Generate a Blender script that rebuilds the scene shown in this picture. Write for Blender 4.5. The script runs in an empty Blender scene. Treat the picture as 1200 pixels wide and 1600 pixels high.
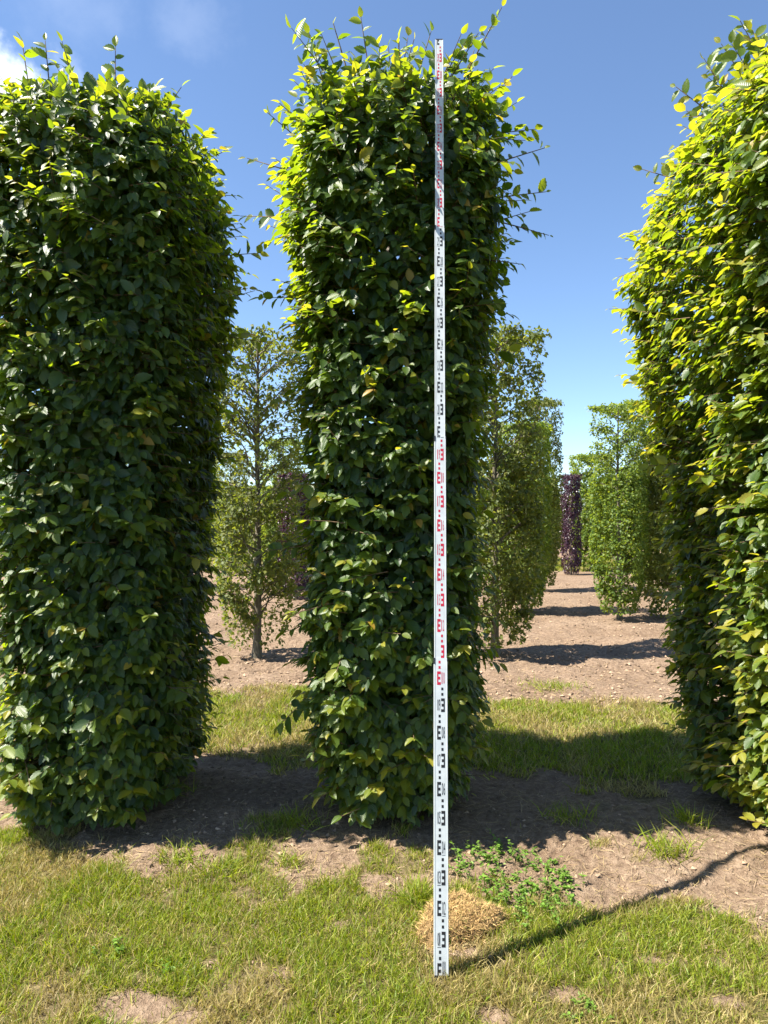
import bpy, math, random
import numpy as np
from mathutils import Matrix, Vector, Euler

rad = math.radians
S = bpy.context.scene
C = S.collection

# ------------------------------------------------------------------ camera
F = 1109.0                         # focal length in pixels of a 1200 x 1600 picture
CAM_H = 1.60
PITCH = rad(0.93)
cam = bpy.data.cameras.new('camera')
cam.sensor_fit = 'VERTICAL'
cam.sensor_height = 24.0
cam.lens = F / 1600.0 * 24.0
cam.clip_start = 0.05
cam.clip_end = 3000.0
cam_o = bpy.data.objects.new('camera', cam)
cam_o.location = (0, 0, CAM_H)
cam_o.rotation_euler = (rad(90) + PITCH, 0, 0)
C.objects.link(cam_o)
S.camera = cam_o
S.render.resolution_x = 768
S.render.resolution_y = 1024

# ------------------------------------------------------------------ sky and sun
SUN_EL = rad(57)
SHADOW_DIR = rad(12.5)               # direction shadows fall, from +X towards +Y
sx, sy = -math.cos(SHADOW_DIR), -math.sin(SHADOW_DIR)      # horizontal direction to the sun
W = bpy.data.worlds.new('World')
S.world = W
W.use_nodes = True
nt = W.node_tree
nt.nodes.clear()
wo = nt.nodes.new('ShaderNodeOutputWorld')
bg = nt.nodes.new('ShaderNodeBackground')
sky = nt.nodes.new('ShaderNodeTexSky')
sky.sky_type = 'NISHITA'
sky.sun_disc = False
sky.sun_elevation = SUN_EL
sky.sun_rotation = math.atan2(sx, sy)
sky.altitude = 0
sky.air_density = 0.9
sky.dust_density = 0.05
sky.ozone_density = 4.0
bg.inputs['Strength'].default_value = 0.08
# small fair-weather clouds (uneven lumps of white in the sky)
tc = nt.nodes.new('ShaderNodeTexCoord')
wn = nt.nodes.new('ShaderNodeTexNoise')
wn.inputs['Scale'].default_value = 9.0
wn.inputs['Detail'].default_value = 8.0
wn.inputs['Roughness'].default_value = 0.62
nt.links.new(tc.outputs['Generated'], wn.inputs['Vector'])
ws = nt.nodes.new('ShaderNodeVectorMath'); ws.operation = 'SUBTRACT'
ws.inputs[1].default_value = (0.5, 0.5, 0.5)
nt.links.new(wn.outputs['Color'], ws.inputs[0])
wsc = nt.nodes.new('ShaderNodeVectorMath'); wsc.operation = 'SCALE'
wsc.inputs['Scale'].default_value = 0.16
nt.links.new(ws.outputs[0], wsc.inputs[0])
wad = nt.nodes.new('ShaderNodeVectorMath'); wad.operation = 'ADD'
nt.links.new(tc.outputs['Generated'], wad.inputs[0])
nt.links.new(wsc.outputs[0], wad.inputs[1])
acc = None
def sky_dir(px, py):
    v = Vector(((px - 600) / F, 1.0, (818 - py) / F)); v.normalize(); return v
for (px, py, r0, r1, amt) in [(0, 100, 0.0, 0.050, 0.85), (-75, 95, 0.02, 0.07, 0.8), (-10, 45, 0.0, 0.03, 0.5), (-190, 60, 0.03, 0.11, 0.8),
                              (120, -5, 0.0, 0.07, 0.06), (290, 30, 0.0, 0.06, 0.06), (-330, 210, 0.02, 0.12, 0.7), (125, 112, 0.0, 0.03, 0.12),
                              (-420, -160, 0.02, 0.15, 0.6), (500, -700, 0.03, 0.16, 0.5), (1700, -500, 0.03, 0.18, 0.5), (2300, 300, 0.02, 0.13, 0.6)]:
    d = nt.nodes.new('ShaderNodeVectorMath'); d.operation = 'DISTANCE'
    nt.links.new(wad.outputs[0], d.inputs[0]); d.inputs[1].default_value = sky_dir(px, py)
    m = nt.nodes.new('ShaderNodeMapRange'); m.interpolation_type = 'SMOOTHSTEP'
    m.inputs['From Min'].default_value = r1; m.inputs['From Max'].default_value = r0
    m.inputs['To Min'].default_value = 0; m.inputs['To Max'].default_value = amt
    nt.links.new(d.outputs['Value'], m.inputs['Value'])
    if acc is None: acc = m.outputs[0]
    else:
        a = nt.nodes.new('ShaderNodeMath'); a.operation = 'MAXIMUM'
        nt.links.new(acc, a.inputs[0]); nt.links.new(m.outputs[0], a.inputs[1]); acc = a.outputs[0]
wm = nt.nodes.new('ShaderNodeMixRGB')
wm.inputs['Color2'].default_value = (9.0, 9.3, 9.8, 1)
nt.links.new(acc, wm.inputs['Fac'])
nt.links.new(sky.outputs[0], wm.inputs['Color1'])
nt.links.new(wm.outputs[0], bg.inputs['Color'])
nt.links.new(bg.outputs[0], wo.inputs['Surface'])

sun = bpy.data.lights.new('sun', 'SUN')
sun.energy = 5.0
sun.angle = rad(0.53)
sun.color = (1.0, 0.94, 0.83)
sun_o = bpy.data.objects.new('sun', sun)
to_sun = Vector((sx * math.cos(SUN_EL), sy * math.cos(SUN_EL), math.sin(SUN_EL)))
sun_o.rotation_euler = to_sun.to_track_quat('Z', 'Y').to_euler()
sun_o.location = (-6, -2, 9)
C.objects.link(sun_o)

S.view_settings.view_transform = 'Standard'
S.view_settings.look = 'None'
S.view_settings.gamma = 1.0
S.view_settings.use_curve_mapping = False
S.view_settings.exposure = 1.58

S.render.engine = 'CYCLES'
S.cycles.max_bounces = 7
S.cycles.diffuse_bounces = 4

# ------------------------------------------------------------------ helpers
def tag(o, label=None, cat=None, group=None, kind=None):
    if label: o['label'] = label
    if cat: o['category'] = cat
    if group: o['group'] = group
    if kind: o['kind'] = kind
    return o

def empty(name, loc, rot=(0, 0, 0)):
    o = bpy.data.objects.new(name, None)
    o.empty_display_size = 0.1
    o.location = loc; o.rotation_euler = rot
    C.objects.link(o)
    return o

def link(name, me, mat=None, parent=None):
    if mat is not None and len(me.materials) == 0: me.materials.append(mat)
    o = bpy.data.objects.new(name, me)
    o.parent = parent
    C.objects.link(o)
    return o

def mesh_np(name, V, faces_idx, loop_tot, smooth=True, attrs=None, uv=None):
    """V (n,3); faces_idx flat loop vertex indices; loop_tot verts per face"""
    me = bpy.data.meshes.new(name)
    V = np.ascontiguousarray(V, dtype=np.float32)
    faces_idx = np.ascontiguousarray(faces_idx, dtype=np.int32)
    loop_tot = np.ascontiguousarray(loop_tot, dtype=np.int32)
    me.vertices.add(len(V)); me.vertices.foreach_set('co', V.ravel())
    me.loops.add(len(faces_idx)); me.loops.foreach_set('vertex_index', faces_idx)
    st = np.zeros(len(loop_tot), dtype=np.int32); st[1:] = np.cumsum(loop_tot)[:-1]
    me.polygons.add(len(loop_tot))
    me.polygons.foreach_set('loop_start', st)
    me.polygons.foreach_set('use_smooth', np.full(len(loop_tot), smooth, dtype=bool))
    me.update(calc_edges=True)
    if uv is not None:
        l = me.uv_layers.new(name='UVMap')
        l.data.foreach_set('uv', np.ascontiguousarray(uv[faces_idx], dtype=np.float32).ravel())
    for k, a in (attrs or {}).items():
        a = np.ascontiguousarray(a, dtype=np.float32)
        if a.ndim == 1:
            at = me.attributes.new(k, 'FLOAT', 'POINT'); at.data.foreach_set('value', a)
        else:
            at = me.attributes.new(k, 'FLOAT_COLOR', 'POINT')
            if a.shape[1] == 3: a = np.hstack([a, np.ones((len(a), 1), np.float32)])
            at.data.foreach_set('color', np.ascontiguousarray(a).ravel())
    return me

def norm(v):
    return v / np.maximum(np.linalg.norm(v, axis=-1, keepdims=True), 1e-9)

def scatter(T, faces, pos, A, B, N, scale):
    """copies of a template (m,3) with per-copy frames: x->A, y->B, z->N; returns V, idx, tot"""
    n, m = len(pos), len(T)
    V = (T[None, :, 0:1] * A[:, None] + T[None, :, 1:2] * B[:, None] + T[None, :, 2:3] * N[:, None]) * scale[:, None, None] + pos[:, None]
    flat = np.concatenate([np.array(f) for f in faces]); tot = np.array([len(f) for f in faces])
    idx = (flat[None, :] + (np.arange(n) * m)[:, None]).ravel()
    return V.reshape(-1, 3), idx, np.tile(tot, n)

def tubes(P, R, sides=5):
    """P (n,k,3) polylines, R (n,k) radii -> V, idx, tot"""
    n, k, _ = P.shape
    d = np.empty_like(P); d[:, 1:-1] = P[:, 2:] - P[:, :-2]; d[:, 0] = P[:, 1] - P[:, 0]; d[:, -1] = P[:, -1] - P[:, -2]
    d = norm(d)
    ref = np.where(np.abs(d[:, :, 2:3]) > 0.9, np.array([1.0, 0, 0]), np.array([0, 0, 1.0]))
    a = norm(np.cross(d, ref)); b = np.cross(d, a)
    th = np.arange(sides) * 2 * np.pi / sides
    V = P[:, :, None] + R[:, :, None, None] * (np.cos(th)[None, None, :, None] * a[:, :, None] + np.sin(th)[None, None, :, None] * b[:, :, None])
    q = []
    for i in range(k - 1):
        for s in range(sides):
            t = (s + 1) % sides
            q.append([i * sides + s, i * sides + t, (i + 1) * sides + t, (i + 1) * sides + s])
    q = np.array(q)
    idx = (q[None] + (np.arange(n) * k * sides)[:, None, None]).ravel()
    return V.reshape(-1, 3), idx, np.full(n * len(q), 4)

# lattice noise
_rs = np.random.RandomState(5)
_T = _rs.rand(256, 256)
def vnoise(x, y):
    xi = np.floor(x).astype(int); yi = np.floor(y).astype(int)
    fx = x - xi; fy = y - yi
    fx = fx * fx * (3 - 2 * fx); fy = fy * fy * (3 - 2 * fy)
    a = _T[xi & 255, yi & 255]; b = _T[(xi + 1) & 255, yi & 255]
    c = _T[xi & 255, (yi + 1) & 255]; d = _T[(xi + 1) & 255, (yi + 1) & 255]
    return (a * (1 - fx) + b * fx) * (1 - fy) + (c * (1 - fx) + d * fx) * fy
def fbm(x, y, o=4):
    s = 0; a = 0.5; t = 0
    for i in range(o):
        s = s + a * vnoise(x * 2 ** i + 17.3 * i, y * 2 ** i + 9.1 * i); t += a; a *= 0.5
    return s / t
def smooth(e0, e1, x):
    t = np.clip((x - e0) / (e1 - e0), 0, 1); return t * t * (3 - 2 * t)

def project(P):
    """world points -> pixel x, pixel y (1200x1600), depth"""
    d = P - np.array([0, 0, CAM_H])
    z = d[..., 1] * math.cos(PITCH) + d[..., 2] * math.sin(PITCH)
    v = -d[..., 1] * math.sin(PITCH) + d[..., 2] * math.cos(PITCH)
    zz = np.maximum(z, 1e-3)
    return 600 + F * d[..., 0] / zz, 800 - F * v / zz, z

def ground_at(px, py):
    Y = CAM_H * F / (py - 818.0); return (px - 600) / F * Y, Y

# ------------------------------------------------------------------ materials
def new_mat(name):
    m = bpy.data.materials.new(name); m.use_nodes = True
    t = m.node_tree; b = t.nodes['Principled BSDF']
    return m, t, b

def ramp(t, fac, stops):
    r = t.nodes.new('ShaderNodeValToRGB')
    e = r.color_ramp.elements
    while len(e) < len(stops): e.new(0.5)
    for i, (p, c) in enumerate(stops):
        e[i].position = p; e[i].color = (*c, 1)
    if fac is not None: t.links.new(fac, r.inputs['Fac'])
    return r

def leaf_material(name, stops, tstops, trans=0.42, rough=0.36, spec=0.5, obj_random=False, veins=True):
    m, t, b = new_mat(name)
    if obj_random:
        oi = t.nodes.new('ShaderNodeObjectInfo')
        src = oi.outputs['Color']
        sep = t.nodes.new('ShaderNodeSeparateColor'); t.links.new(src, sep.inputs[0]); fac = sep.outputs[0]
    else:
        at = t.nodes.new('ShaderNodeAttribute'); at.attribute_name = 'tint'; fac = at.outputs['Fac']
    geo = t.nodes.new('ShaderNodeNewGeometry')
    n1 = t.nodes.new('ShaderNodeTexNoise'); n1.inputs['Scale'].default_value = 40; n1.inputs['Detail'].default_value = 2
    t.links.new(geo.outputs['Position'], n1.inputs['Vector'])
    r = ramp(t, fac, stops); rt = ramp(t, fac, tstops)
    mul = t.nodes.new('ShaderNodeMixRGB'); mul.blend_type = 'MULTIPLY'; mul.inputs['Fac'].default_value = 0.35
    t.links.new(r.outputs[0], mul.inputs['Color1']); t.links.new(n1.outputs['Fac'], mul.inputs['Color2'])
    col = mul.outputs[0]
    tr = t.nodes.new('ShaderNodeBsdfTranslucent')
    if veins:
        uv = t.nodes.new('ShaderNodeUVMap')
        sp = t.nodes.new('ShaderNodeSeparateXYZ'); t.links.new(uv.outputs[0], sp.inputs[0])
        ab = t.nodes.new('ShaderNodeMath'); ab.operation = 'ABSOLUTE'; t.links.new(sp.outputs[0], ab.inputs[0])
        ma = t.nodes.new('ShaderNodeMath'); ma.operation = 'MULTIPLY_ADD'
        t.links.new(ab.outputs[0], ma.inputs[0]); ma.inputs[1].default_value = -0.75; t.links.new(sp.outputs[1], ma.inputs[2])
        si = t.nodes.new('ShaderNodeMath'); si.operation = 'MULTIPLY'; t.links.new(ma.outputs[0], si.inputs[0]); si.inputs[1].default_value = 66.0
        sn = t.nodes.new('ShaderNodeMath'); sn.operation = 'SINE'; t.links.new(si.outputs[0], sn.inputs[0])
        # midrib
        mr = t.nodes.new('ShaderNodeMapRange'); t.links.new(ab.outputs[0], mr.inputs['Value'])
        mr.inputs['From Min'].default_value = 0.0; mr.inputs['From Max'].default_value = 0.035
        mr.inputs['To Min'].default_value = 1.0; mr.inputs['To Max'].default_value = 0.0
        vn = t.nodes.new('ShaderNodeMapRange'); t.links.new(sn.outputs[0], vn.inputs['Value'])
        vn.inputs['From Min'].default_value = 0.8; vn.inputs['From Max'].default_value = 1.0
        vn.inputs['To Min'].default_value = 0.0; vn.inputs['To Max'].default_value = 0.55
        mx = t.nodes.new('ShaderNodeMath'); mx.operation = 'MAXIMUM'
        t.links.new(mr.outputs[0], mx.inputs[0]); t.links.new(vn.outputs[0], mx.inputs[1])
        vc = t.nodes.new('ShaderNodeMixRGB'); vc.blend_type = 'ADD'
        vf = t.nodes.new('ShaderNodeMath'); vf.operation = 'MULTIPLY'; t.links.new(mx.outputs[0], vf.inputs[0]); vf.inputs[1].default_value = 0.5
        t.links.new(vf.outputs[0], vc.inputs['Fac']); t.links.new(col, vc.inputs['Color1'])
        vc.inputs['Color2'].default_value = (0.05, 0.06, 0.015, 1)
        col = vc.outputs[0]
        bu = t.nodes.new('ShaderNodeBump'); bu.inputs['Strength'].default_value = 0.32; bu.inputs['Distance'].default_value = 0.0012
        t.links.new(sn.outputs[0], bu.inputs['Height'])
        t.links.new(bu.outputs[0], b.inputs['Normal']); t.links.new(bu.outputs[0], tr.inputs['Normal'])
    t.links.new(col, b.inputs['Base Color'])
    b.inputs['Roughness'].default_value = rough
    b.inputs['Specular IOR Level'].default_value = spec
    t.links.new(rt.outputs[0], tr.inputs['Color'])
    mix = t.nodes.new('ShaderNodeMixShader'); mix.inputs['Fac'].default_value = trans
    t.links.new(b.outputs[0], mix.inputs[1]); t.links.new(tr.outputs[0], mix.inputs[2])
    t.links.new(mix.outputs[0], t.nodes['Material Output'].inputs['Surface'])
    return m

LEAF = [(0.0, (0.026, 0.060, 0.026)), (0.45, (0.068, 0.130, 0.024)), (0.75, (0.15, 0.20, 0.026)), (0.92, (0.28, 0.28, 0.035)), (1.0, (0.38, 0.24, 0.04))]
LEAFT = [(0.0, (0.12, 0.24, 0.010)), (0.45, (0.44, 0.58, 0.012)), (0.75, (0.62, 0.68, 0.02)), (0.92, (0.76, 0.70, 0.03)), (1.0, (0.75, 0.50, 0.04))]
M_leaf = leaf_material('hornbeam_leaf', LEAF, LEAFT)
M_leaf_o = leaf_material('hornbeam_leaf_single', LEAF, LEAFT, obj_random=True)
BG_LEAF = [(0.0, (0.055, 0.080, 0.022)), (0.5, (0.105, 0.140, 0.032)), (1.0, (0.24, 0.25, 0.065))]
BG_LEAFT = [(0.0, (0.20, 0.28, 0.02)), (0.5, (0.40, 0.46, 0.03)), (1.0, (0.60, 0.58, 0.07))]
M_leaf_bg = leaf_material('field_tree_leaf', BG_LEAF, BG_LEAFT, veins=False, trans=0.35, rough=0.55, spec=0.3)
M_leaf_br = leaf_material('field_tree_bright_leaf', [(0.0, (0.06, 0.11, 0.022)), (0.5, (0.11, 0.18, 0.03)), (1.0, (0.22, 0.28, 0.05))],
                          [(0.0, (0.25, 0.38, 0.02)), (0.5, (0.46, 0.56, 0.03)), (1.0, (0.65, 0.66, 0.06))], veins=False, trans=0.38, rough=0.55, spec=0.3)
M_leaf_pu = leaf_material('purple_beech_leaf', [(0.0, (0.03, 0.013, 0.024)), (0.5, (0.07, 0.03, 0.05)), (1.0, (0.18, 0.09, 0.12))],
                          [(0.0, (0.05, 0.008, 0.02)), (0.5, (0.10, 0.015, 0.03)), (1.0, (0.18, 0.04, 0.06))], veins=False, trans=0.25)

def bark_material(name, c0, c1):
    m, t, b = new_mat(name)
    geo = t.nodes.new('ShaderNodeTexCoord')
    mp = t.nodes.new('ShaderNodeMapping'); mp.inputs['Scale'].default_value = (30, 30, 7)
    t.links.new(geo.outputs['Object'], mp.inputs['Vector'])
    n = t.nodes.new('ShaderNodeTexNoise'); n.inputs['Scale'].default_value = 1.5; n.inputs['Detail'].default_value = 6
    t.links.new(mp.outputs[0], n.inputs['Vector'])
    r = ramp(t, n.outputs['Fac'], [(0.3, c0), (0.7, c1)])
    t.links.new(r.outputs[0], b.inputs['Base Color'])
    b.inputs['Roughness'].default_value = 0.85
    bu = t.nodes.new('ShaderNodeBump'); bu.inputs['Strength'].default_value = 0.5; bu.inputs['Distance'].default_value = 0.01
    t.links.new(n.outputs['Fac'], bu.inputs['Height']); t.links.new(bu.outputs[0], b.inputs['Normal'])
    return m
M_bark = bark_material('grey_bark', (0.10, 0.085, 0.065), (0.24, 0.21, 0.17))
M_bark2 = bark_material('pale_bark', (0.075, 0.065, 0.045), (0.19, 0.165, 0.115))
M_twig = bark_material('brown_twig', (0.09, 0.055, 0.03), (0.20, 0.13, 0.07))

def vcol_material(name, rough=0.6, trans=0.0, spec=0.3):
    m, t, b = new_mat(name)
    at = t.nodes.new('ShaderNodeAttribute'); at.attribute_name = 'col'
    t.links.new(at.outputs['Color'], b.inputs['Base Color'])
    b.inputs['Roughness'].default_value = rough
    b.inputs['Specular IOR Level'].default_value = spec
    if trans > 0:
        tr = t.nodes.new('ShaderNodeBsdfTranslucent')
        hs = t.nodes.new('ShaderNodeHueSaturation'); hs.inputs['Saturation'].default_value = 1.15; hs.inputs['Value'].default_value = 1.7
        t.links.new(at.outputs['Color'], hs.inputs['Color']); t.links.new(hs.outputs[0], tr.inputs['Color'])
        mix = t.nodes.new('ShaderNodeMixShader'); mix.inputs['Fac'].default_value = trans
        t.links.new(b.outputs[0], mix.inputs[1]); t.links.new(tr.outputs[0], mix.inputs[2])
        t.links.new(mix.outputs[0], t.nodes['Material Output'].inputs['Surface'])
    return m
M_grass = vcol_material('grass_blade', 0.5, 0.35, 0.35)
M_straw = vcol_material('dry_straw', 0.75, 0.12, 0.2)
M_clod = vcol_material('soil_clod', 0.95, 0.0, 0.1)

# ------------------------------------------------------------------ ground
ROW_SLOPE = 0.15                       # the rows run towards +X and slightly towards the camera
def urow(x, y): return y + ROW_SLOPE * x
def gheight(x, y):
    u = urow(x, y)
    near = np.exp(-((y - 3) / 9.0) ** 2)
    h = 0.075 * np.exp(-((u - 3.85) / 0.55) ** 2) * (0.75 + 0.5 * fbm(x * 1.3 + 3, y * 1.3, 2))
    h = h + (fbm(x * 0.8 + 40, y * 0.8 + 11, 3) - 0.5) * 0.06 * smooth(2.4, 3.6, u)
    soil = 1 - lawn_cover(x, y)
    h = h + soil * (fbm(x * 6, y * 6, 3) - 0.5) * 0.05 + soil * (fbm(x * 22 + 8, y * 22, 2) - 0.5) * 0.02
    h = h - smooth(6.6, 7.4, u) * 0.03
    fld = smooth(6.7, 7.3, u) * np.exp(-(y / 45.0) ** 2)
    h = h + fld * (np.sin(u * 8.4 + 3 * fbm(x * .6, y * .6, 2)) * 0.016 + (fbm(x * 3.1 + 2, y * 3.1 + 8, 3) - .5) * .07)
    return h
PATCH = [(210, 1570, .13, .09), (330, 1500, .05, .04), (1015, 1495, .09, .05), (300, 1585, .06, .05), (1095, 1385, .16, .08), (880, 1545, .06, .05), (445, 1515, .05, .05),
         (530, 1440, .08, .05), (700, 1480, .09, .07), (1130, 1560, .07, .05), (60, 1440, .05, .03), (770, 1580, .06, .05), (500, 1345, .30, .20), (420, 1335, .16, .12), (590, 1375, .14, .12), (1150, 1420, .25, .08), (1000, 1400, .18, .06)]
PATCH = [(*ground_at(a, b), c, d) for a, b, c, d in PATCH]
def lawn_cover(x, y):
    u = urow(x, y)
    w = (fbm(x * 1.9 + 5, y * 1.9 + 31, 4) - 0.5)
    w2 = (fbm(x * 5.5 + 15, y * 5.5 + 3, 3) - 0.5)
    front = 1 - smooth(-0.10, 0.14, u - 3.12 - w * 0.75 - w2 * 0.5)
    strip = smooth(-0.16, 0.16, u - 4.78 - w * 0.6 - w2 * .3) * (1 - smooth(-0.2, 0.2, u - 6.62 - w * 0.9 - w2 * .4))
    far = smooth(-0.3, 0.3, u - 25.0 - w) * (1 - smooth(-0.3, 0.3, u - 34 - w))
    c = np.maximum(np.maximum(front, strip), far)
    for (px, py, rx, ry) in PATCH:
        dd = np.sqrt(((x - px) / rx) ** 2 + ((y - py) / ry) ** 2) + w2 * 1.2
        c = c * (0.12 + 0.88 * smooth(0.55, 1.15, dd))
    c = c * (0.55 + 0.45 * smooth(0.30, 0.48, fbm(x * 4.2 + 70, y * 4.2 + 20, 3)))
    c = np.maximum(c, 0.55 * smooth(0.64, 0.74, fbm(x * 3.3 + 21, y * 3.3 + 63, 3)) * (1 - smooth(5.0, 6.0, u)))
    return c

def axis(fine0, fine1, step, far0, far1, grow=1.13):
    a = list(np.arange(fine0, fine1 + 1e-6, step))
    s = step; v = a[-1]
    while v < far1: s *= grow; v += s; a.append(v)
    s = step; v = a[0]; pre = []
    while v > far0: s *= grow; v -= s; pre.append(v)
    return np.array(pre[::-1] + a)
gx = axis(-2.6, 2.8, 0.028, -900, 900)
gy = axis(1.6, 10.5, 0.03, -120, 1500, 1.055)
GX, GY = np.meshgrid(gx, gy)
GZ = gheight(GX.ravel(), GY.ravel())
GZ = GZ - gheight(np.array([0.2]), np.array([2.52]))[0] * 0
GC = lawn_cover(GX.ravel(), GY.ravel())
nx, ny = len(gx), len(gy)
ii = np.arange((ny - 1) * (nx - 1)); r_ = ii // (nx - 1); c_ = ii % (nx - 1); b_ = r_ * nx + c_
gq = np.stack([b_, b_ + 1, b_ + nx + 1, b_ + nx], 1)
me = mesh_np('ground', np.stack([GX.ravel(), GY.ravel(), GZ], 1), gq.ravel(), np.full(len(gq), 4), True, {'cover': GC})
m, t, b = new_mat('soil_and_turf')
geo = t.nodes.new('ShaderNodeNewGeometry')
def noise(t, sc, det=4, rough=0.6, vec=None):
    n = t.nodes.new('ShaderNodeTexNoise'); n.inputs['Scale'].default_value = sc; n.inputs['Detail'].default_value = det; n.inputs['Roughness'].default_value = rough
    t.links.new(vec if vec is not None else geo.outputs['Position'], n.inputs['Vector']); return n
n1 = noise(t, 1.1, 4); n2 = noise(t, 26, 5, 0.7); n3 = noise(t, 120, 3, 0.7)
s1 = ramp(t, n2.outputs['Fac'], [(0.28, (0.15, 0.102, 0.070)), (0.5, (0.27, 0.195, 0.138)), (0.72, (0.40, 0.305, 0.222))])
s2 = ramp(t, n1.outputs['Fac'], [(0.35, (0.78, 0.75, 0.72)), (0.65, (1.0, 1.0, 1.0))])
mm = t.nodes.new('ShaderNodeMixRGB'); mm.blend_type = 'MULTIPLY'; mm.inputs['Fac'].default_value = 1
t.links.new(s1.outputs[0], mm.inputs['Color1']); t.links.new(s2.outputs[0], mm.inputs['Color2'])
n4 = ramp(t, n3.outputs['Fac'], [(0.3, (0.62, 0.6, 0.58)), (0.65, (1.1, 1.08, 1.05))])
mm2 = t.nodes.new('ShaderNodeMixRGB'); mm2.blend_type = 'MULTIPLY'; mm2.inputs['Fac'].default_value = 0.7
t.links.new(mm.outputs[0], mm2.inputs['Color1']); t.links.new(n4.outputs[0], mm2.inputs['Color2'])
tf = ramp(t, n2.outputs['Fac'], [(0.3, (0.06, 0.05, 0.022)), (0.5, (0.12, 0.105, 0.04)), (0.7, (0.24, 0.19, 0.08))])
at = t.nodes.new('ShaderNodeAttribute'); at.attribute_name = 'cover'
cv = t.nodes.new('ShaderNodeMapRange'); t.links.new(at.outputs['Fac'], cv.inputs['Value']); cv.inputs['From Min'].default_value = 0.25; cv.inputs['From Max'].default_value = 0.75
gm = t.nodes.new('ShaderNodeMixRGB'); t.links.new(cv.outputs[0], gm.inputs['Fac']); t.links.new(mm2.outputs[0], gm.inputs['Color1']); t.links.new(tf.outputs[0], gm.inputs['Color2'])
t.links.new(gm.outputs[0], b.inputs['Base Color']); b.inputs['Roughness'].default_value = 0.95; b.inputs['Specular IOR Level'].default_value = 0.1
bu = t.nodes.new('ShaderNodeBump'); bu.inputs['Strength'].default_value = 0.9; bu.inputs['Distance'].default_value = 0.03
ad = t.nodes.new('ShaderNodeMath'); ad.operation = 'MULTIPLY_ADD'; t.links.new(n3.outputs['Fac'], ad.inputs[0]); ad.inputs[1].default_value = 0.4; t.links.new(n2.outputs['Fac'], ad.inputs[2])
t.links.new(ad.outputs[0], bu.inputs['Height']); t.links.new(bu.outputs[0], b.inputs['Normal'])
tag(link('ground', me, m), kind='structure')

# ------------------------------------------------------------------ leaf shapes
def leaf_template(ys, ws, fold=0.10, droop=0.16, serr=0.0, pleat=0.0):
    V = []; F_ = []; UV = []
    k = len(ys)
    for i, (y, w) in enumerate(zip(ys, ws)):
        z = -droop * y * y
        V.append((0, y, z)); UV.append((0, y))
    L = {}; Rr = {}
    for i in range(1, k - 1):
        y, w = ys[i], ws[i]
        ww = w * (1 + (serr if i % 2 else -serr))
        yo = y + (0.04 if serr and i % 2 else 0.0)
        z = -droop * yo * yo + fold * w / 0.33 + (pleat if i % 2 else -pleat)
        L[i] = len(V); V.append((-ww, yo, z)); UV.append((-w, y + 0.0))
        Rr[i] = len(V); V.append((ww, yo, z)); UV.append((w, y + 0.0))
    F_.append((0, 1, L[1])); F_.append((0, Rr[1], 1))
    for i in range(1, k - 2):
        F_.append((i, i + 1, L[i + 1], L[i])); F_.append((i, Rr[i], Rr[i + 1], i + 1))
    F_.append((k - 2, k - 1, L[k - 2])); F_.append((k - 2, Rr[k - 2], k - 1))
    return np.array(V, float), F_, np.array(UV, float)
TA, FA, UA = leaf_template([0, .12, .40, .74, 1], [0, .18, .290, .185, 0])
ysB = [0, .07, .15, .24, .33, .42, .51, .60, .69, .78, .86, .93, 1]
wsB = [0, .12, .20, .25, .278, .29, .286, .268, .235, .185, .12, .06, 0]
TB, FB, UB = leaf_template(ysB, wsB, serr=0.06, pleat=0.008)
TC_, FC_, UC_ = leaf_template([0, .45, 1], [0, .33, 0], fold=0.08, droop=0.15)

# ------------------------------------------------------------------ the three clipped columns in front
STAFF_B = np.array([0.2005, 2.52, 0.0])
STAFF_RX, STAFF_RY = 0.22, 0.0169

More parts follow.
